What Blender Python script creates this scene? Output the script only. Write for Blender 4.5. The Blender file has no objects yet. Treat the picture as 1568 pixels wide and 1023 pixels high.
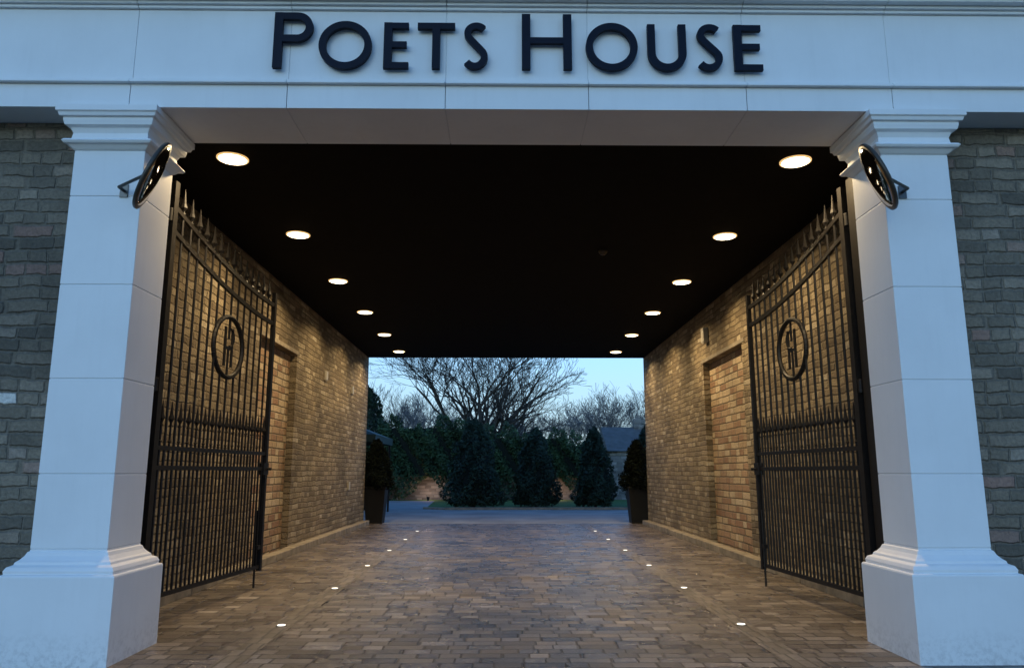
import bpy, math, random
from mathutils import Vector, Matrix
R=math.radians
scene=bpy.context.scene
scene.view_settings.view_transform='Standard'
scene.view_settings.look='None'
scene.view_settings.exposure=0
col=scene.collection

# ------------------------------------------------------------------ materials
class NT:
    def __init__(s,name):
        s.m=bpy.data.materials.new(name); s.m.use_nodes=True
        s.t=s.m.node_tree; s.b=s.t.nodes['Principled BSDF']
    def n(s,typ,**kw):
        nd=s.t.nodes.new(typ)
        for k,v in kw.items(): setattr(nd,k,v)
        return nd
    def l(s,a,b): s.t.links.new(a,b)
    def math(s,op,a,b=None,c=None):
        nd=s.n('ShaderNodeMath',operation=op)
        for i,v in enumerate((a,b,c)):
            if v is None: continue
            if isinstance(v,(int,float)): nd.inputs[i].default_value=v
            else: s.l(v,nd.inputs[i])
        return nd.outputs[0]
    def noise(s,vec,scale,detail=4,rough=.55):
        nd=s.n('ShaderNodeTexNoise'); nd.inputs['Scale'].default_value=scale
        nd.inputs['Detail'].default_value=detail; nd.inputs['Roughness'].default_value=rough
        if vec is not None: s.l(vec,nd.inputs['Vector'])
        return nd
    def ramp(s,fac,stops,interp='LINEAR'):
        nd=s.n('ShaderNodeValToRGB'); nd.color_ramp.interpolation=interp
        els=nd.color_ramp.elements
        while len(els)<len(stops): els.new(.5)
        for e,(p,c) in zip(els,stops):
            e.position=p; e.color=(c[0],c[1],c[2],1)
        s.l(fac,nd.inputs[0]); return nd.outputs[0]
    def mix(s,fac,a,b,mode='MIX'):
        nd=s.n('ShaderNodeMix',data_type='RGBA',blend_type=mode)
        if isinstance(fac,(int,float)): nd.inputs[0].default_value=fac
        else: s.l(fac,nd.inputs[0])
        for i,v in ((6,a),(7,b)):
            if isinstance(v,tuple): nd.inputs[i].default_value=(v[0],v[1],v[2],1)
            else: s.l(v,nd.inputs[i])
        return nd.outputs[2]
    def maprange(s,v,a,b,c=0,d=1):
        nd=s.n('ShaderNodeMapRange'); nd.inputs[1].default_value=a; nd.inputs[2].default_value=b
        nd.inputs[3].default_value=c; nd.inputs[4].default_value=d
        s.l(v,nd.inputs[0]); return nd.outputs[0]
    def bump(s,h,strength,dist):
        nd=s.n('ShaderNodeBump'); nd.inputs['Strength'].default_value=strength
        nd.inputs['Distance'].default_value=dist; s.l(h,nd.inputs['Height'])
        s.l(nd.outputs[0],s.b.inputs['Normal'])
    def coord(s): return s.n('ShaderNodeTexCoord').outputs['Object']

def simple(name,c,rough=.5,metal=0,var=.15,scale=6,bump=.0,bd=.01,spec=.5):
    t=NT(name); v=t.coord(); nz=t.noise(v,scale)
    c2=tuple(x*(1-var) for x in c); c3=tuple(min(1,x*(1+var)) for x in c)
    t.l(t.ramp(nz.outputs[0],[(.3,c2),(.7,c3)]),t.b.inputs['Base Color'])
    t.b.inputs['Roughness'].default_value=rough; t.b.inputs['Metallic'].default_value=metal
    t.b.inputs['Specular IOR Level'].default_value=spec
    if bump: 
        n2=t.noise(v,scale*8); t.bump(n2.outputs[0],bump,bd)
    return t.m

def blocks(name,ua,va,w,h,stops,mortar,mw,rough=(.8,.9),bump=.6,bd=.02,warp=.02,wild=.3,stain=.25,uoff=0.0,wet=False):
    t=NT(name); v=t.coord()
    wn=t.noise(v,2.2,3); 
    wv=t.n('ShaderNodeVectorMath',operation='MULTIPLY_ADD'); t.l(wn.outputs['Color'],wv.inputs[0])
    wv.inputs[1].default_value=(warp,)*3; t.l(v,wv.inputs[2])
    wn2=t.noise(v,14,2)
    wv2=t.n('ShaderNodeVectorMath',operation='MULTIPLY_ADD'); t.l(wn2.outputs['Color'],wv2.inputs[0])
    wv2.inputs[1].default_value=(warp*.45,)*3; t.l(wv.outputs[0],wv2.inputs[2])
    sp=t.n('ShaderNodeSeparateXYZ'); t.l(wv2.outputs[0],sp.inputs[0])
    u=sp.outputs[ua]; vv=sp.outputs[va]
    rv=t.math('DIVIDE',vv,h); row=t.math('FLOOR',rv)
    w1=t.n('ShaderNodeTexWhiteNoise',noise_dimensions='1D'); t.l(row,w1.inputs['W'])
    uo=t.math('MULTIPLY_ADD',w1.outputs['Value'],7.31,t.math('DIVIDE',u,w))
    uo=t.math('ADD',uo,t.math('MULTIPLY',t.math('SINE',t.math('MULTIPLY_ADD',row,1.7,t.math('MULTIPLY',uo,1.9))),wild))
    c=t.math('FLOOR',uo)
    cb=t.n('ShaderNodeCombineXYZ'); t.l(c,cb.inputs[0]); t.l(row,cb.inputs[1]); cb.inputs[2].default_value=uoff
    w2=t.n('ShaderNodeTexWhiteNoise',noise_dimensions='3D'); t.l(cb.outputs[0],w2.inputs['Vector'])
    fu=t.math('FRACT',uo); fv=t.math('FRACT',rv)
    du=t.math('MULTIPLY',t.math('MINIMUM',fu,t.math('SUBTRACT',1.0,fu)),w)
    dv=t.math('MULTIPLY',t.math('MINIMUM',fv,t.math('SUBTRACT',1.0,fv)),h)
    d=t.math('MINIMUM',du,dv)
    mask=t.maprange(d,mw*.4,mw*1.3)
    base=t.ramp(w2.outputs['Value'],stops)
    fine=t.noise(v,35,5,.7); big=t.noise(v,.7,4,.6)
    f1=t.maprange(fine.outputs[0],.25,.75,.64,1.3)
    f2=t.maprange(big.outputs[0],.3,.7,1-stain,1+stain)
    k=t.math('MULTIPLY',f1,f2)
    kc=t.n('ShaderNodeCombineColor'); [t.l(k,kc.inputs[i]) for i in range(3)]
    out=t.mix(mask,mortar,base)
    out=t.mix(1.0,out,kc.outputs[0],'MULTIPLY')
    t.l(out,t.b.inputs['Base Color'])
    sx=t.n('ShaderNodeSeparateColor'); t.l(w2.outputs['Color'],sx.inputs[0])
    rr=t.maprange(sx.outputs[1],0,1,rough[0],rough[1])
    if wet: rr=t.math('MULTIPLY',rr,t.maprange(big.outputs[0],.35,.65,.7,1.25))
    t.l(rr,t.b.inputs['Roughness'])
    hgt=t.math('ADD',t.math('MULTIPLY',mask,t.maprange(sx.outputs[2],0,1,.5,1.1)),t.math('MULTIPLY',fine.outputs[0],.55))
    t.bump(hgt,bump,bd)
    return t.m

M={}
def white(name,c):
    t=NT(name); v=t.coord()
    a=t.noise(v,1.3,5,.6); b=t.noise(v,40,3); 
    c1=t.ramp(a.outputs[0],[(.25,tuple(x*.90 for x in c)),(.75,c)])
    sp=t.n('ShaderNodeSeparateXYZ'); t.l(v,sp.inputs[0])
    mp=t.n('ShaderNodeMapping'); t.l(v,mp.inputs[0]); mp.inputs['Scale'].default_value=(14,14,1.2)
    st=t.noise(mp.outputs[0],1,4,.6)
    low=t.maprange(sp.outputs[2],.30,0,0,1)
    dirt=t.math('MULTIPLY',low,t.maprange(t.noise(v,22,6,.7).outputs[0],.45,.62))
    c2=t.mix(t.math('MULTIPLY',dirt,.45),c1,(.36,.36,.37))
    k=t.maprange(st.outputs[0],.5,.75,0,.07)
    c3=t.mix(k,c2,(.45,.45,.45))
    t.l(c3,t.b.inputs['Base Color']); t.b.inputs['Roughness'].default_value=.55
    t.bump(b.outputs[0],.12,.004); return t.m
M['white']=white('white_painted_stone',(.80,.81,.82))
M['joint']=simple('joint_filler',(.62,.64,.66),.8,var=.03)
M['facade']=blocks('facade_old_brick',0,2,.26,.118,[(0,(.115,.10,.078)),(.3,(.17,.145,.11)),(.6,(.215,.18,.135)),(.84,(.26,.22,.17)),(.93,(.27,.17,.135)),(.985,(.29,.25,.20)),(1,(.75,.74,.70))],(.175,.15,.115),.014,bump=.9,bd=.035,warp=.07,stain=.3)
M['tunnel']=blocks('passage_rubble_brick',1,2,.27,.105,[(0,(.16,.12,.075)),(.4,(.24,.185,.115)),(.75,(.30,.24,.15)),(.92,(.38,.31,.21)),(1,(.46,.39,.28))],(.20,.155,.098),.012,bump=1,bd=.05,warp=.08,stain=.42)
M['infill']=blocks('infill_brick',1,2,.30,.13,[(0,(.29,.165,.10)),(.35,(.38,.25,.155)),(.6,(.46,.34,.21)),(1,(.55,.44,.30))],(.20,.16,.11),.013,bump=1,bd=.035,warp=.04,stain=.25)
M['setts']=blocks('stone_setts',0,1,.24,.155,[(0,(.080,.064,.055)),(.35,(.125,.102,.086)),(.7,(.168,.138,.115)),(.92,(.215,.178,.15)),(1,(.29,.25,.22))],(.055,.045,.038),.009,rough=(.22,.5),bump=1,bd=.02,warp=.025,wild=.25,stain=.4,wet=True)
M['band']=blocks('sett_band',0,1,.105,.22,[(0,(.10,.085,.07)),(.5,(.15,.125,.105)),(1,(.21,.178,.15))],(.05,.042,.036),.008,rough=(.35,.6),bump=.6,bd=.012,warp=.01,wild=.0)
M['gardenwall']=blocks('garden_wall_stone',0,2,.42,.16,[(0,(.12,.11,.10)),(.5,(.22,.20,.18)),(1,(.36,.33,.30))],(.2,.19,.17),.02,warp=.05)
M['kerb']=simple('kerb_stone',(.26,.22,.165),.8,var=.35,scale=5,bump=.5)
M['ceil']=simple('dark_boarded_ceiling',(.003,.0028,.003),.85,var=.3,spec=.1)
M['iron']=simple('black_wrought_iron',(.008,.007,.007),.55,.0,var=.3,scale=20,bump=.1,bd=.002,spec=.3)
M['letter']=simple('black_letter_metal',(.004,.007,.018),.55,.0,spec=.15)
M['steel']=simple('dark_steel',(.09,.09,.09),.35,.8)
M['mirror']=simple('mirror_face',(.55,.53,.50),.06,1,var=.02)
M['mback']=simple('mirror_back',(.05,.04,.03),.4,.2)
M['bark']=simple('bark',(.05,.042,.036),.9,var=.3)
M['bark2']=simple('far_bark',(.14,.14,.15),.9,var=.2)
M['yew']=simple('yew_foliage',(.017,.034,.015),.75,var=.5,scale=3)
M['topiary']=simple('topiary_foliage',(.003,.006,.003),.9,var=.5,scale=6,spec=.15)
M['ivy']=simple('ivy_foliage',(.036,.068,.022),.65,var=.6,scale=1.5)
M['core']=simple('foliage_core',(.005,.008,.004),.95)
M['pot']=simple('black_planter',(.005,.005,.006),.6,spec=.3)
M['drive']=simple('driveway_gravel',(.26,.265,.27),.85,var=.25,scale=.7,bump=.4,bd=.01)
M['canvas']=simple('green_canvas',(.02,.045,.035),.7)
M['slate']=simple('slate_roof',(.10,.105,.11),.7,var=.25,scale=2)
M['plate']=simple('white_plastic',(.45,.42,.36),.5)
t=NT('lawn_grass'); v=t.coord(); a=t.noise(v,.5); b=t.noise(v,30)
t.l(t.mix(.5,t.ramp(a.outputs[0],[(.3,(.045,.12,.025)),(.7,(.075,.17,.035))]),t.ramp(b.outputs[0],[(.3,(.03,.08,.02)),(.7,(.10,.20,.05))])),t.b.inputs['Base Color'])
t.b.inputs['Roughness'].default_value=.9; t.bump(b.outputs[0],.8,.03); M['lawn']=t.m
def emis(name,c,s):
    t=NT(name); t.b.inputs['Base Color'].default_value=(.8,.8,.8,1)
    v=t.coord(); nz=t.noise(v,3)
    t.l(t.ramp(nz.outputs[0],[(.3,c),(.7,tuple(x*.97 for x in c))]),t.b.inputs['Emission Color'])
    t.b.inputs['Emission Strength'].default_value=s; t.m.cycles.emission_sampling='NONE'; return t.m
M['lamp']=emis('downlight_lens',(1,.84,.56),8)
M['trim']=emis('downlight_trim_painted_glow',(1,.60,.22),.9)  # trim is no lamp; its emission stands in for warm lamplight on it
M['stud']=emis('ground_light_lens',(1,.92,.78),2.0)

# ------------------------------------------------------------------ mesh builder
class MB:
    def __init__(s): s.v=[]; s.f=[]
    def box(s,x0,x1,y0,y1,z0,z1):
        i=len(s.v)
        s.v+=[(x0,y0,z0),(x1,y0,z0),(x1,y1,z0),(x0,y1,z0),(x0,y0,z1),(x1,y0,z1),(x1,y1,z1),(x0,y1,z1)]
        s.f+=[tuple(i+k for k in q) for q in ((0,3,2,1),(4,5,6,7),(0,1,5,4),(1,2,6,5),(2,3,7,6),(3,0,4,7))]
    def loft(s,x0,x1,y0,y1,prof):
        i=len(s.v)
        for o,z in prof:
            s.v+=[(x0-o,y0-o,z),(x1+o,y0-o,z),(x1+o,y1+o,z),(x0-o,y1+o,z)]
        n=len(prof)
        for k in range(n-1):
            for j in range(4):
                a=i+k*4+j; b=i+k*4+(j+1)%4
                s.f.append((a,b,b+4,a+4))
        s.f.append((i+3,i+2,i+1,i)); e=i+(n-1)*4; s.f.append((e,e+1,e+2,e+3))
    def tube(s,p,q,r0,r1,n=6,cap=True):
        p=Vector(p); q=Vector(q); d=q-p
        if d.length<1e-6: return
        d.normalize(); a=d.orthogonal().normalized(); b=d.cross(a); i=len(s.v)
        for c,r in ((p,r0),(q,r1)):
            for k in range(n):
                an=2*math.pi*k/n
                w=c+a*(math.cos(an)*r)+b*(math.sin(an)*r); s.v.append(tuple(w))
        for k in range(n): s.f.append((i+k,i+(k+1)%n,i+n+(k+1)%n,i+n+k))
        if cap: s.f.append(tuple(i+n-1-k for k in range(n))); s.f.append(tuple(i+n+k for k in range(n)))
    def path(s,pts,r,n=6,closed=False):
        m=len(pts)
        for k in range(m if closed else m-1): s.tube(pts[k],pts[(k+1)%m],r,r,n)
    def lathe(s,prof,M4=Matrix(),n=24):
        i=len(s.v)
        for r,z in prof:
            for k in range(n):
                an=2*math.pi*k/n; s.v.append(tuple(M4@Vector((r*math.cos(an),r*math.sin(an),z))))
        for j in range(len(prof)-1):
            for k in range(n):
                a=i+j*n+k; b=i+j*n+(k+1)%n; s.f.append((a,b,b+n,a+n))
        s.f.append(tuple(i+n-1-k for k in range(n))); e=i+(len(prof)-1)*n; s.f.append(tuple(e+k for k in range(n)))
    def ribbon(s,pts,w,y0,y1,closed=False):
        m=len(pts); L=[];Rr=[]
        for k in range(m):
            if closed: a=pts[k-1]; b=pts[(k+1)%m]
            else: a=pts[max(0,k-1)]; b=pts[min(m-1,k+1)]
            tx,tz=b[0]-a[0],b[1]-a[1]; l=math.hypot(tx,tz); nx,nz=-tz/l,tx/l
            ww=w(k/(m-1)) if callable(w) else w
            L.append((pts[k][0]+nx*ww/2,pts[k][1]+nz*ww/2)); Rr.append((pts[k][0]-nx*ww/2,pts[k][1]-nz*ww/2))
        i=len(s.v)
        for k in range(m):
            s.v+=[(L[k][0],y0,L[k][1]),(Rr[k][0],y0,Rr[k][1]),(Rr[k][0],y1,Rr[k][1]),(L[k][0],y1,L[k][1])]
        for k in range(m if closed else m-1):
            a=i+k*4; b=i+((k+1)%m)*4
            for j in range(4): s.f.append((a+j,a+(j+1)%4,b+(j+1)%4,b+j))
        if not closed:
            s.f.append((i+3,i+2,i+1,i)); e=i+(m-1)*4; s.f.append((e,e+1,e+2,e+3))
    def obj(s,name,mat,parent=None,bevel=0,smooth=False,recalc=True):
        me=bpy.data.meshes.new(name); me.from_pydata(s.v,[],s.f); me.materials.append(mat)
        if recalc:
            import bmesh
            bm=bmesh.new(); bm.from_mesh(me); bmesh.ops.recalc_face_normals(bm,faces=bm.faces); bm.to_mesh(me); bm.free()
        o=bpy.data.objects.new(name,me); col.objects.link(o)
        if parent: o.parent=parent
        if bevel:
            b=o.modifiers.new('bevel','BEVEL'); b.width=bevel; b.segments=2; b.limit_method='ANGLE'
        if smooth:
            for p in me.polygons: p.use_smooth=True
        return o
def empty(name):
    o=bpy.data.objects.new(name,None); col.objects.link(o); return o
def lamp(name,typ,loc,energy,c,parent,**kw):
    l=bpy.data.lights.new(name,typ); l.energy=energy; l.color=c
    for k,v in kw.items(): setattr(l,k,v)
    o=bpy.data.objects.new(name,l); o.location=loc; col.objects.link(o); o.parent=parent; return o

# ------------------------------------------------------------------ layout
XL,XR=-4.05,4.25; YF=6.62; YE=22.4; ZC=4.89; ZB=4.73
b=MB(); b.v=[(-400,-400,0),(400,-400,0),(400,900,0),(-400,900,0)]; b.f=[(0,1,2,3)]; b.obj('ground',M['lawn'])
b=MB(); b.v=[(-16,-14,.004),(16,-14,.004),(16,YE+.3,.004),(-16,YE+.3,.004)]; b.f=[(0,1,2,3)]; b.obj('paved_passage_floor',M['setts'])
b=MB()
for x in (-2.18,2.37):
    i=len(b.v); b.v+=[(x-.11,-14,.008),(x+.11,-14,.008),(x+.11,YE+.3,.008),(x-.11,YE+.3,.008)]; b.f.append((i,i+1,i+2,i+3))
b.obj('paving_band',M['band'])
b=MB(); b.v=[(-40,YE+.3,.004),(40,YE+.3,.004),(40,30.8,.004),(-2.2,30.8,.004),(-3.2,31.5,.004),(-3.6,40.5,.004),(-40,40.5,.004)]; b.f=[tuple(range(7))]; b.obj('driveway',M['drive'])
b=MB(); b.box(-2.3,40,30.8,30.95,0,.10); b.tube((-2.3,30.88,.04),(-3.25,31.5,.04),.06,.06); b.obj('driveway_kerb',M['kerb'],bevel=.01)

# gatehouse
G=empty('gatehouse')
b=MB(); b.box(-18,-3.80,YF,7.1,0,ZB-.004); b.box(3.98,18,YF,7.1,0,ZB-.004); b.obj('front_brick_wall',M['facade'],G)
def side(sign,X,ya,yb,name):
    o=MB(); T=.4
    def bx(d,y0,y1,z0,z1):
        if sign<0: o.box(X-T,X-d,y0,y1,z0,z1)
        else: o.box(X+d,X+T,y0,y1,z0,z1)
    bx(0,7.102,ya,0,ZC+.3); bx(0,ya,yb,3.76,ZC+.3); bx(0,yb,YE,0,ZC+.3)
    o.obj(name,M['tunnel'],G)
    p=MB()
    if sign<0: p.box(X-T+.01,X-.13,ya-.01,yb+.01,0,3.77)
    else: p.box(X+.13,X+T-.01,ya-.01,yb+.01,0,3.77)
    p.obj(name+'_infill',M['infill'],G)
    p=MB()
    if sign<0: p.box(X-.1,X+.012,ya-.15,yb+.15,3.763,3.84)
    else: p.box(X-.012,X+.1,ya-.15,yb+.15,3.763,3.84)
    p.obj(name+'_lintel',M['kerb'],G,bevel=.006)
side(-1,XL,12.4,14.6,'passage_wall_left'); side(1,XR,13.1,15.7,'passage_wall_right')
b=MB(); y=7.11
rk=random.Random(3)
while y<YE-.5:
    l=min(rk.uniform(.8,1.0),YE-.1-y)
    b.box(XL,XL+.19+rk.uniform(-.006,.006),y,y+l-.012,0,.125+rk.uniform(-.005,.005)); b.box(XR-.19-rk.uniform(-.006,.006),XR,y,y+l-.012,0,.125+rk.uniform(-.005,.005)); y+=l
b.obj('wall_kerb',M['kerb'],G,bevel=.012)
b=MB(); b.box(XL-.39,XR+.39,7.052,YE-.004,ZC,ZC+.25)
b.obj('ceiling',M['ceil'],G)
b=MB()
b.box(-18,18,7.3,YE-.05,ZC+.26,7.0); b.obj('upper_storey',M['facade'],G)
cuts=[-18,-9.5,-6.4,-3.38,-1.965,-.53,.774,2.22,3.56,6.5,9.5,18]
b=MB(); g=.003
for a,c in zip(cuts[:-1],cuts[1:]):
    b.box(a+g,c-g,6.30,7.05,ZB,4.955)
    b.box(a+g,c-g,6.255,7.045,4.957,4.978)
    b.box(a+g,c-g,6.275,7.045,4.980,5.000)
    b.box(a+g,c-g,6.325,7.04,5.002,5.715)
    b.box(a+g,c-g,6.295,7.045,5.717,5.745)
    b.box(a+g,c-g,6.265,7.045,5.747,5.775)
    b.box(a+g,c-g,6.10,7.045,5.83,5.95)
    b.box(a+g,c-g,6.20,7.04,5.777,5.828)
b.obj('entablature',M['white'],G,bevel=.003)
b=MB(); b.box(-17.9,17.9,6.331,7.03,ZB+.006,5.9); b.obj('entablature_core',M['joint'],G)

for (x0,x1) in ((-3.86,-3.23),(3.44,4.05)):
    y0,y1=6.37,6.94; c=empty('white_column')
    b=MB(); b.loft(x0,x1,y0,y1,[(.15,0),(.15,.675),(.145,.69),(.12,.695),(.125,.72),(.11,.75),(.075,.765),(.07,.785),(.05,.80),(.025,.83),(.012,.86),(0,.865),(0,.88)]); b.obj('plinth',M['white'],c,bevel=.004)
    js=[.88,1.484,2.281,3.104,3.912,4.345]; b=MB()
    for a,d in zip(js[:-1],js[1:]): b.box(x0,x1,y0,y1,a+.004,d-.004)
    b.obj('shaft',M['white'],c,bevel=.004)
    b=MB(); b.box(x0+.006,x1-.006,y0+.006,y1-.006,.87,4.36); b.obj('shaft_core',M['joint'],c)
    b=MB(); b.loft(x0,x1,y0,y1,[(0,4.345),(.015,4.355),(.045,4.385),(.07,4.39),(.085,4.41),(.07,4.43),(.03,4.435),(.02,4.50),(.04,4.545),(.075,4.56),(.085,4.60),(.085,4.625),(.11,4.63),(.12,4.66),(.135,4.67),(.135,4.727)]); b.obj('capital',M['white'],c,bevel=.003)

# ------------------------------------------------------------------ lettering
S=.00602
def X(px): return (px-771.4)*S
LY0,LY1=6.255,6.295
zb=5.105; sc=.455; bc=.55
b=MB()
def bar(x0,z0,x1,z1,w,dy=0): b.ribbon([(x0,z0),(x1,z1)],w,LY0+dy,LY1)
SW=.068
def arc(cx,cz,rx,rz,a0,a1,n=20): return [(cx+rx*math.cos(R(a0+(a1-a0)*k/n)),cz+rz*math.sin(R(a0+(a1-a0)*k/n))) for k in range(n+1)]
def P(x0,x1,H):
    w=.078; bar(x0+w/2,zb,x0+w/2,zb+H,w)
    r=H*.265; cz=zb+H-r; xm=x1-r
    b.ribbon([(x0+w*.6,zb+H-SW/2)]+arc(xm,cz,r-SW/2,r-SW/2,90,-90)+[(x0+w*.6,cz-r+SW/2)],SW,LY0+.001,LY1-.001)
def O(x0,x1,H):
    cx=(x0+x1)/2; rx=(x1-x0)/2-.035; rz=H/2-.022
    pts=arc(cx,zb+H/2,rx,rz,0,360,48)[:-1]; b.ribbon(pts,.066,LY0,LY1,closed=True)
def E(x0,x1,H):
    w=.075; bar(x0+w/2,zb,x0+w/2,zb+H,w)
    for z,e in ((zb+.03,0),(zb+H*.52,.02),(zb+H-.03,.004)): b.box(x0+w*.6,x1-e,LY0+.001,LY1-.001,z-.029,z+.029)
def T(x0,x1,H):
    cx=(x0+x1)/2; bar(cx,zb,cx,zb+H-.01,.072); b.box(x0,x1,LY0+.001,LY1-.001,zb+H-.06,zb+H)
def Ss(x0,x1,H):
    w=x1-x0; cx=(x0+x1)/2; t=.062; r1=H*.225; r2=H*.265
    rx1=w*.42-t/2+.012; rx2=w/2-t/2
    zt=zb+H-r1; zl=zb+r2
    pts=arc(cx+.01,zt,rx1,r1-t/2+.006,38,215,18)+[(cx,zb+H*.53)]+arc(cx-.004,zl,rx2,r2-t/2+.006,35,-145,18)
    for _ in range(2):
        pts=[pts[0]]+[((pts[i-1][0]+2*pts[i][0]+pts[i+1][0])/4,(pts[i-1][1]+2*pts[i][1]+pts[i+1][1])/4) for i in range(1,len(pts)-1)]+[pts[-1]]
    b.ribbon(pts,t,LY0,LY1)
def Hh(x0,x1,H):
    w=.078; bar(x0+w/2,zb,x0+w/2,zb+H,w); bar(x1-w/2,zb,x1-w/2,zb+H,w); b.box(x0+w*.6,x1-w*.6,LY0+.001,LY1-.001,zb+H*.52-.03,zb+H*.52+.03)
def U(x0,x1,H):
    t=.070; r=(x1-x0)/2-t/2; cx=(x0+x1)/2
    b.ribbon([(x0+t/2,zb+H)]+arc(cx,zb+r+t/2-.01,r,r,180,360,24)+[(x1-t/2,zb+H)],t,LY0,LY1)
P(X(422),X(481),bc);O(X(490),X(571),sc);E(X(589),X(627),sc);T(X(640),X(697),sc);Ss(X(708),X(748),sc)
Hh(X(799),X(875),bc);O(X(896),X(976),sc);U(X(991),X(1050),sc);Ss(X(1064),X(1106),sc);E(X(1123),X(1166),sc)
SG=empty('sign_lettering'); b.obj('raised_letters',M['letter'],SG)
b=MB()
for px in (425,530,600,668,728,805,869,936,1000,1043,1085,1130):
    b.tube((X(px),6.29,zb+.2 if px not in (530,936,728,1085) else zb+.02),(X(px),6.33,zb+.2 if px not in (530,936,728,1085) else zb+.02),.008,.008)
b.obj('standoffs',M['steel'],SG)

# ------------------------------------------------------------------ gates
def gate(hx,hy,ex,ey,flip):
    g_=empty('iron_gate'); b=MB()
    H=Vector((hx,hy,0)); E_=Vector((ex,ey,0)); L=(E_-H).length; d=(E_-H).normalized(); nrm=Vector((-d.y,d.x,0))
    def pt(s,z,o=0): 
        p=H+d*s+nrm*o; return (p.x,p.y,z)
    def top(s): return 3.80+.50*(1-s/L)**1.7
    def flat(s0,s1,z0,z1,t):
        i=len(b.v)
        for o in (-t/2,t/2):
            b.v.extend([pt(s0,z0,o),pt(s1,z0,o),pt(s1,z1,o),pt(s0,z1,o)])
        b.f.extend([tuple(i+k for k in q) for q in ((0,1,2,3),(4,7,6,5),(0,4,5,1),(1,5,6,2),(2,6,7,3),(3,7,4,0))])
    flat(-.03,.05,.22,4.55,.08); flat(L-.055,L,.22,3.98,.055)
    for z in (.25,1.52,1.72): flat(.05,L-.05,z,z+.045,.03)
    N=15; sp=(L-.1)/N
    K=24
    for off in (0,-.26):
        for k in range(K):
            s0=.05+(L-.1)*k/K; s1=.05+(L-.1)*(k+1)/K
            i=len(b.v); t=.036
            for o in (-t/2,t/2):
                b.v.extend([pt(s0,top(s0)+off-.026,o),pt(s1,top(s1)+off-.026,o),pt(s1,top(s1)+off+.026,o),pt(s0,top(s0)+off+.026,o)])
            b.f.extend([tuple(i+q for q in qq) for qq in ((0,1,2,3),(4,7,6,5),(0,4,5,1),(3,2,6,7))])
    def spear(s,z,sc=1.0):
        Mx=Matrix.Translation(pt(s,z))
        b.lathe([(.009*sc,0),(.024*sc,.01),(.012*sc,.03),(.011*sc,.045),(.034*sc,.085),(.020*sc,.13),(.003,.27*sc)],Mx,6)
        for o in (-1,1):
            b.tube(pt(s,z+.03),pt(s+o*.035*sc,z+.075),.008,.003,4)
    rc=L*.53; rz=3.00; rr=.37
    for k in range(1,N):
        s=.05+sp*k
        zt=top(s)
        inside=abs(s-rc)<rr-.03
        if inside:
            hh=math.sqrt(rr*rr-(s-rc)**2)
            b.tube(pt(s,.26),pt(s,rz-hh),.0145,.0145,6); b.tube(pt(s,rz+hh),pt(s,zt+.03),.0145,.0145,6)
        else: b.tube(pt(s,.26),pt(s,zt+.03),.0145,.0145,6)
        spear(s,zt+.02,1.1)
    for k in range(N):
        s=.05+sp*(k+.5)
        b.tube(pt(s,.26),pt(s,1.98),.012,.012,6); spear(s,1.96,1.0)
        b.lathe([(.01,0),(.022,.014),(.01,.028)],Matrix.Translation(pt(s,1.80)),6)
    ring=[pt(rc+rr*math.cos(2*math.pi*k/40),rz+rr*math.sin(2*math.pi*k/40)) for k in range(40)]
    b.path(ring,.030,8,True)
    for ds in (-.09,.09): flat(rc+ds-.018,rc+ds+.018,rz-.24,rz+.24,.02)
    flat(rc-.09,rc+.09,rz-.03,rz+.005,.018)
    for k in range(10):
        a0=R(90-18*k);a1=R(72-18*k)
        b.tube(pt(rc+.02+.11*math.cos(a0),rz+.12+.11*math.sin(a0)),pt(rc+.02+.11*math.cos(a1),rz+.12+.11*math.sin(a1)),.015,.015,6)
    flat(rc-.016,rc+.016,rz-rr,rz-.0,.016); flat(rc-.016,rc+.016,rz+.1,rz+rr,.016)
    flat(L-.13,L+.02,1.46,1.62,.07); b.tube(pt(L-.02,1.54,-.09),pt(L-.02,1.54,.09),.018,.018,8); 
    b.tube(pt(L-.12,.012,.02),pt(L-.12,1.0,.02),.014,.014,8); flat(L-.16,L-.08,.5,.55,.06)
    b.obj('leaf',M['iron'],g_)
    b=MB(); 
    sx=-1 if hx<0 else 1
    b.box(min(hx-.0*sx,hx+.30*sx),max(hx,hx+.30*sx),hy-.25,hy-.08,0,4.6)
    for z in (.5,2.3,4.1): b.lathe([(.03,0),(.03,.14)],Matrix.Translation((hx,hy-.04,z)),10); 
    b.obj('hinge_post',M['iron'],g_,bevel=.005)
    b=MB(); b.box(hx-.07,hx+.07,hy-.12,hy+.03,.35,.52); b.obj('gate_motor_arm',M['iron'],g_,bevel=.01)
gate(-3.52,7.62,-3.22,10.35,1); gate(3.70,7.70,3.50,10.42,-1)

# ------------------------------------------------------------------ convex mirrors
def mirror(c,n,base):
    m=empty('convex_mirror'); c=Vector(c); n=Vector(n).normalized()
    a=n.orthogonal().normalized(); bb=n.cross(a)
    Mx=Matrix(((a.x,bb.x,n.x,c.x),(a.y,bb.y,n.y,c.y),(a.z,bb.z,n.z,c.z),(0,0,0,1)))
    r=.305
    b=MB(); b.lathe([(r*.95*math.cos(R(k*10)),.014+.035*math.sin(R(k*10))) for k in range(0,9)],Mx,40); b.obj('mirror_face',M['mirror'],m,smooth=True)
    b=MB(); b.lathe([(.05,-.03),(.2,-.028),(r,-.012),(r+.012,0),(r+.012,.018),(r-.015,.022)],Mx,40); b.obj('back_shell',M['mback'],m,smooth=True)
    b=MB(); p=c-n*.03; w=Vector(base); b.tube(p,w+Vector((0,-.10,0)),.014,.014,8); b.tube(w+Vector((0,-.10,0)),w,.014,.014,8); b.box(w.x-.035,w.x+.035,w.y-.012,w.y,w.z-.06,w.z+.06); b.obj('bracket',M['steel'],m)
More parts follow.
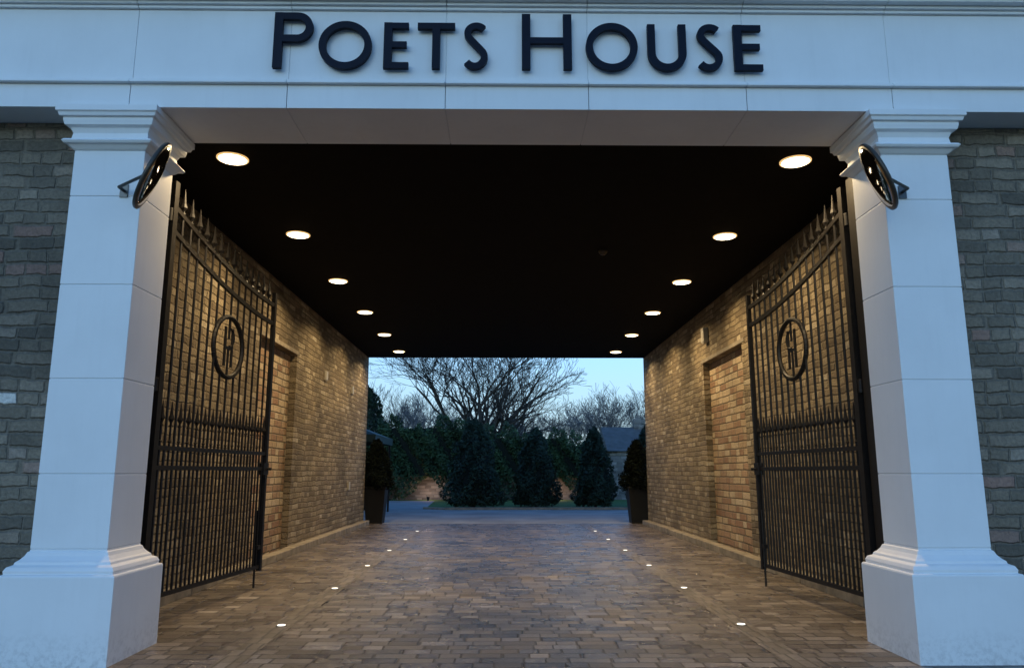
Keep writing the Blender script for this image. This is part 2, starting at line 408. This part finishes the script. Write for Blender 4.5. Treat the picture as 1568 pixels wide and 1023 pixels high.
mirror((-3.02,6.10,4.00),(.86,.37,-.38),(-3.38,6.37,3.96)); mirror((3.26,6.10,4.02),(-.86,.34,-.38),(3.60,6.37,3.98))

# ------------------------------------------------------------------ lights in passage
for i in range(6):
    for x in (-2.98,3.24):
        y=7.78+2.68*i; o=empty('ceiling_downlight')
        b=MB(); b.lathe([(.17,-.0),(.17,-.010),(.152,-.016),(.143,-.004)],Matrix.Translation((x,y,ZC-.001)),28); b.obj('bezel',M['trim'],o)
        b=MB(); b.lathe([(.141,-.018),(.11,-.024),(.05,-.027)],Matrix.Translation((x,y,ZC-.001)),28); b.obj('lens',M['lamp'],o)
        lamp('bulb','AREA',(x,y,ZC-.035),54,(1,.73,.39),o,shape='DISK',size=.22,spread=R(150))
for i in range(6):
    for x in (-2.18,2.37):
        y=7.8+2.38*i; o=empty('ground_light')
        b=MB(); b.lathe([(.055,.006),(.055,.014),(.045,.016)],Matrix.Translation((x,y,0)),20); b.obj('rim',M['steel'],o)
        b=MB(); b.lathe([(.040,.010),(.040,.019),(.02,.021)],Matrix.Translation((x,y,0)),20); b.obj('lens',M['stud'],o)
b=MB(); b.lathe([(.07,0),(.07,-.03),(.04,-.07),(.01,-.08)],Matrix.Translation((1.55,11.2,ZC-.001)),20); b.obj('smoke_detector',M['mback'])
def fitting(name,x0,x1,y0,y1,z0,z1,mat):
    b=MB(); b.box(x0,x1,y0,y1,z0,z1); b.loft(x0+.01,x1-.01,y0+.02,y1-.02,[(0,z0-.02),(0,z0-.002)]); b.obj(name,M[mat],bevel=.006)
for y,z in ((16.9,3.55),(19.9,3.55),(19.9,1.05)):
    fitting('wall_junction_box',XL,XL+.05,y,y+.16,z,z+.2,'plate')
fitting('wall_speaker',XR-.10,XR,15.2,15.4,4.15,4.45,'plate')

# ------------------------------------------------------------------ planters
rng=random.Random(5)
def leaves(b,pts,size,rng):
    for p in pts:
        a=Vector((rng.gauss(0,1),rng.gauss(0,1),rng.gauss(0,1))).normalized(); c=a.orthogonal().normalized()
        s=size*rng.uniform(.6,1.4); p=Vector(p); i=len(b.v)
        b.v+=[tuple(p-a*s),tuple(p+c*s*.45),tuple(p+a*s),tuple(p-c*s*.45)]; b.f.append((i,i+1,i+2,i+3))
def cone_pts(cx,cy,z0,h,r,n,rng,power=.8):
    out=[]; ph=[rng.uniform(0,6.28) for _ in range(6)]
    for _ in range(n):
        u=rng.random()**1.25; a=rng.uniform(0,6.283)
        lump=1+.16*math.sin(3*a+ph[0]+u*7)+.13*math.sin(7*a+ph[1]-u*13)+.08*math.sin(19*u+ph[2]+a)
        rad=r*((1-u)**power)*(.55+.45*min(1,u*6+.5))*lump*(1-.35*rng.random()**2.5)
        out.append((cx+rad*math.cos(a),cy+rad*math.sin(a),z0+h*u+rng.gauss(0,.04)))
    return out
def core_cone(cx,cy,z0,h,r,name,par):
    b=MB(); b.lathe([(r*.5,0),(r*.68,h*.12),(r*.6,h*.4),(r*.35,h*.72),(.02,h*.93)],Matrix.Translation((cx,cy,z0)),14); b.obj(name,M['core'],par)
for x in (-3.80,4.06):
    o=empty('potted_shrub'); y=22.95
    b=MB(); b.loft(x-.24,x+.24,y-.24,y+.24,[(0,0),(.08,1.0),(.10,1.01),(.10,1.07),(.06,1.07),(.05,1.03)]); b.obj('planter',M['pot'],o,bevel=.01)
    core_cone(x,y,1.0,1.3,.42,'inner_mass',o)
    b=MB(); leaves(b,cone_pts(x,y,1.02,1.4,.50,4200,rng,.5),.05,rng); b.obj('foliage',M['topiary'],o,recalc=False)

# ------------------------------------------------------------------ garden
for x,y,h,r in ((-1.25,33.2,3.6,1.25),(1.45,33.4,3.25,1.0),(4.0,33.0,3.25,.9),(6.35,33.3,3.3,.95)):
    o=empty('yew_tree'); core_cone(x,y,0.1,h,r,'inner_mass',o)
    b=MB(); b.tube((x,y,0),(x,y,h*.8),.07,.02); b.obj('trunk',M['bark'],o)
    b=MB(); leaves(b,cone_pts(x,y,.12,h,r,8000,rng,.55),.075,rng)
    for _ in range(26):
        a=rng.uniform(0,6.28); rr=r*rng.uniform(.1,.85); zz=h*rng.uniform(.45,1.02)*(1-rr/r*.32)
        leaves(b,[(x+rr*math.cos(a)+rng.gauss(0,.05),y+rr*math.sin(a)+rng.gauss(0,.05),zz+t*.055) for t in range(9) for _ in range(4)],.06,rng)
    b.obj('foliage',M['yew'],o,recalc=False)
b=MB(); b.box(-14,-4.7,42.0,42.4,0,2.7); b.box(-4.7,20,42.0,42.4,0,2.4); b.obj('garden_wall',M['gardenwall'])
b=MB(); b.box(-4.69,20,41.95,42.45,2.402,2.48); b.obj('garden_wall_coping',M['kerb'],bevel=.01)
o=empty('ivy_hedge'); b=MB(); c=MB()
segs=[(-6.6,-.8,4.15,1.0),(-.8,3.2,3.6,.9),(3.2,5.2,3.2,.8),(-14,-6.6,3.3,.9)]
for x0,x1,h,dp in segs:
    n=int((x1-x0)*h*520)
    for _ in range(n):
        x=rng.uniform(x0-.3,x1+.3)
        hh=h+.35*math.sin(x*1.9+1)+.22*math.sin(x*5.1)+.12*math.sin(x*12)
        z=hh*(rng.random()**.75)
        arch=math.exp(-((x+4.0)/.8)**2)*1.25+math.exp(-((x-3.0)/.7)**2)*1.2
        if z<arch: continue
        y=41.25-.25*math.sin(x*2.3+z*1.7)-.2*math.sin(x*6+z*4)-rng.random()**2*.3+ (.5 if z>h-.3 else 0)*rng.random()
        leaves(b,[(x,y,z)],.09,rng)
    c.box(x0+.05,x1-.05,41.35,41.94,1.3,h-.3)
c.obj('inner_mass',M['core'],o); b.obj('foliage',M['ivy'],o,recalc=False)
for x in (-4.0,3.0):
    o=empty('garden_uplight'); b=MB(); b.lathe([(.06,0),(.06,.1),(.08,.12),(.08,.2)],Matrix.Translation((x,41.0,0.0)),12); b.obj('housing',M['pot'],o)
    lamp('bulb','POINT',(x,41.2,.45),18,(1,.62,.42),o,shadow_soft_size=.08)

# bare trees
def grow(b,p,d,L,r,lvl,maxl,rng,up=.12,kids=(4,5,5,4,3,2),spread=.75,sides=(8,6,5,4,3,3,3),rmin=.006,tap=.5):
    n=max(2,5-lvl) if lvl<4 else 2
    pts=[]; rr=r
    for i in range(n):
        d=(d+Vector((rng.gauss(0,.16),rng.gauss(0,.16),rng.gauss(0,.11)+up*.5))).normalized()
        q=p+d*(L/n); r2=max(rmin,r*(1-tap*(i+1)/n))
        b.tube(p,q,rr,r2,sides[min(lvl,6)],False); pts.append((q,d.copy(),r2)); p=q; rr=r2
    if lvl>=maxl: return
    k=kids[min(lvl,len(kids)-1)]
    for j in range(k):
        idx=n-1 if j==0 else rng.randint(max(0,n//2-1),n-1)
        q,dd,r2=pts[idx]
        ax=Vector((rng.gauss(0,1),rng.gauss(0,1),rng.gauss(0,.6))).normalized()
        nd=(dd+ax*(spread*rng.uniform(.6,1.2))+Vector((0,0,up))).normalized()
        if nd.z<-.25: nd.z=.05; nd.normalize()
        grow(b,q,nd,L*rng.uniform(.58,.80),max(rmin,r2*rng.uniform(.6,.85)),lvl+1,maxl,rng,up,kids,spread,sides,rmin,tap)
rt=random.Random(11)
o=empty('bare_tree'); b=MB(); base=Vector((-1.1,49,0))
b.tube(base,base+Vector((.05,0,1.0)),.55,.42,10); b.tube(base+Vector((.05,0,1.0)),base+Vector((0,0,2.6)),.42,.36,10)
for k in range(8):
    a=k*6.283/8+rt.uniform(-.3,.3); tilt=rt.uniform(.35,1.25)
    d=Vector((math.cos(a)*tilt,math.sin(a)*tilt*.8,1)).normalized()
    grow(b,base+Vector((0,0,2.1+rt.random()*.5)),d,3.4*rt.uniform(.85,1.15),.21,1,6,rt,.08,(4,4,4,4,3,3),.78,rmin=.010,tap=.42)
b.obj('trunk_and_branches',M['bark'],o,recalc=False)
b=MB()
for x,y,s in ((-16,78,1.0),(-12,74,1.15),(-9,80,1.1),(-6,76,.9),(8,82,1.0),(11,78,1.1),(14,76,1.2),(17.5,80,1.05),(21,78,1.1),(4,84,.9),(-20,76,1.1),(0,86,.9)):
    bs=Vector((x,y,0)); b.tube(bs,bs+Vector((0,0,1.6)),.25,.2,6)
    for k in range(6):
        a=k*1.256+rt.random(); tl=rt.uniform(.3,.9)
        grow(b,bs+Vector((0,0,1.5)),Vector((math.cos(a)*tl,math.sin(a)*tl,1)).normalized(),3.0*s,.11,1,5,rt,.10,(4,4,4,4,4),.75,rmin=.014)
b.obj('distant_tree_row',M['bark2'],recalc=False)
b=MB(); pts=[]
for _ in range(16000):
    x=rt.uniform(-45,50); h=3.2+.7*math.sin(x*.5)+.5*math.sin(x*1.4+2)+.3*math.sin(x*3.3)
    pts.append((x,68+rt.uniform(-.8,.8),h*rt.random()**.8))
leaves(b,pts,.3,rt); b.obj('distant_hedge',M['yew'],recalc=False)
o=empty('evergreen_tree'); 
b=MB(); b.tube((-9.6,52,0),(-9.6,52,6),.2,.05,8); b.obj('trunk',M['bark'],o)
b=MB(); leaves(b,cone_pts(-9.6,52,.8,6.6,2.4,7000,rt,.6),.15,rt); b.obj('foliage',M['yew'],o,recalc=False)
o=empty('stone_cottage'); b=MB(); b.box(7.2,20,50,56,0,2.9); b.obj('walls',M['gardenwall'],o)
b=MB(); i=0; b.v=[(6.9,49.7,2.85),(20.3,49.7,2.85),(20.3,56.3,2.85),(6.9,56.3,2.85),(6.9,53,4.6),(20.3,53,4.6)]; b.f=[(0,1,5,4),(2,3,4,5),(0,4,3),(1,2,5),(3,2,1,0)]; b.obj('roof',M['slate'],o)
b=MB(); b.box(9.2,9.9,52.7,53.3,4.3,5.2); b.box(9.35,9.55,52.85,53.05,5.2,5.45); b.obj('chimney',M['gardenwall'],o)
b=MB(); b.box(8.6,9.5,49.95,50.02,1.1,2.3); b.box(11.6,12.5,49.95,50.02,1.1,2.3); b.obj('windows',M['pot'],o)
o=empty('green_canopy'); b=MB()
b.v=[(-9,25.5,2.75),(-4.3,25.5,2.75),(-4.3,29.5,2.75),(-9,29.5,2.75),(-6.7,27.5,3.7),(-9,25.5,2.5),(-4.3,25.5,2.5),(-4.3,29.5,2.5),(-9,29.5,2.5)]
b.f=[(0,1,4),(1,2,4),(2,3,4),(3,0,4),(0,5,6,1),(1,6,7,2),(2,7,8,3),(3,8,5,0)]; b.obj('cover',M['canvas'],o)
b=MB()
for x,y in ((-8.9,25.6),(-4.4,25.6),(-4.4,29.4),(-8.9,29.4)): b.tube((x,y,0),(x,y,2.6),.04,.04,8)
b.obj('posts',M['iron'],o)
o=empty('yard_shrub'); b=MB(); leaves(b,cone_pts(-6.1,31.0,0,2.2,1.0,4000,rt,.5),.08,rt); b.obj('foliage',M['yew'],o,recalc=False)
core_cone(-6.1,31,0,2.0,.9,'inner_mass',o)

# ------------------------------------------------------------------ sky, sun, camera
w=bpy.data.worlds.new('World'); scene.world=w; w.use_nodes=True; nt=w.node_tree
bg=nt.nodes['Background']; sky=nt.nodes.new('ShaderNodeTexSky'); sky.sky_type='NISHITA'; sky.sun_disc=False
sky.sun_elevation=R(9); sky.sun_rotation=R(200); sky.ozone_density=2.5; sky.dust_density=.8
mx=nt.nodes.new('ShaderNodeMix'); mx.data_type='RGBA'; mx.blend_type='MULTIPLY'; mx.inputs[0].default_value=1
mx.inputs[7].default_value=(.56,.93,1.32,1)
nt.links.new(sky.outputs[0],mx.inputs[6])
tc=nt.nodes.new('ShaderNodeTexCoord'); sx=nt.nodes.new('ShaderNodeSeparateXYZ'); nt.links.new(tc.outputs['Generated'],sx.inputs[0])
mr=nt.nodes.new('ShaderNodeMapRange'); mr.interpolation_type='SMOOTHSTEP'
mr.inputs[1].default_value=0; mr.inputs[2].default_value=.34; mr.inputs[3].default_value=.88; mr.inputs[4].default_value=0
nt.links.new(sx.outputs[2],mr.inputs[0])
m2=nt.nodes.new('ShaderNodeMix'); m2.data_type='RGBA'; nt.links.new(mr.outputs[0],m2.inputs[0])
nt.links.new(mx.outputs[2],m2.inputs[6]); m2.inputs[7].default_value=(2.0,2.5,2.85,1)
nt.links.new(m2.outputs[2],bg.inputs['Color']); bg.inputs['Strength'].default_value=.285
s=bpy.data.lights.new('sun','SUN'); s.energy=.04; s.angle=R(20); s.color=(1,.9,.8)
so=bpy.data.objects.new('sun',s); col.objects.link(so); so.rotation_euler=(R(80),0,R(-20))
cam=bpy.data.cameras.new('camera'); co=bpy.data.objects.new('camera',cam); col.objects.link(co)
cam.lens=26.29; cam.sensor_width=36; cam.clip_end=2000
co.location=(0,0,1.5); co.rotation_euler=(R(100.44),0,R(-.69)); scene.camera=co
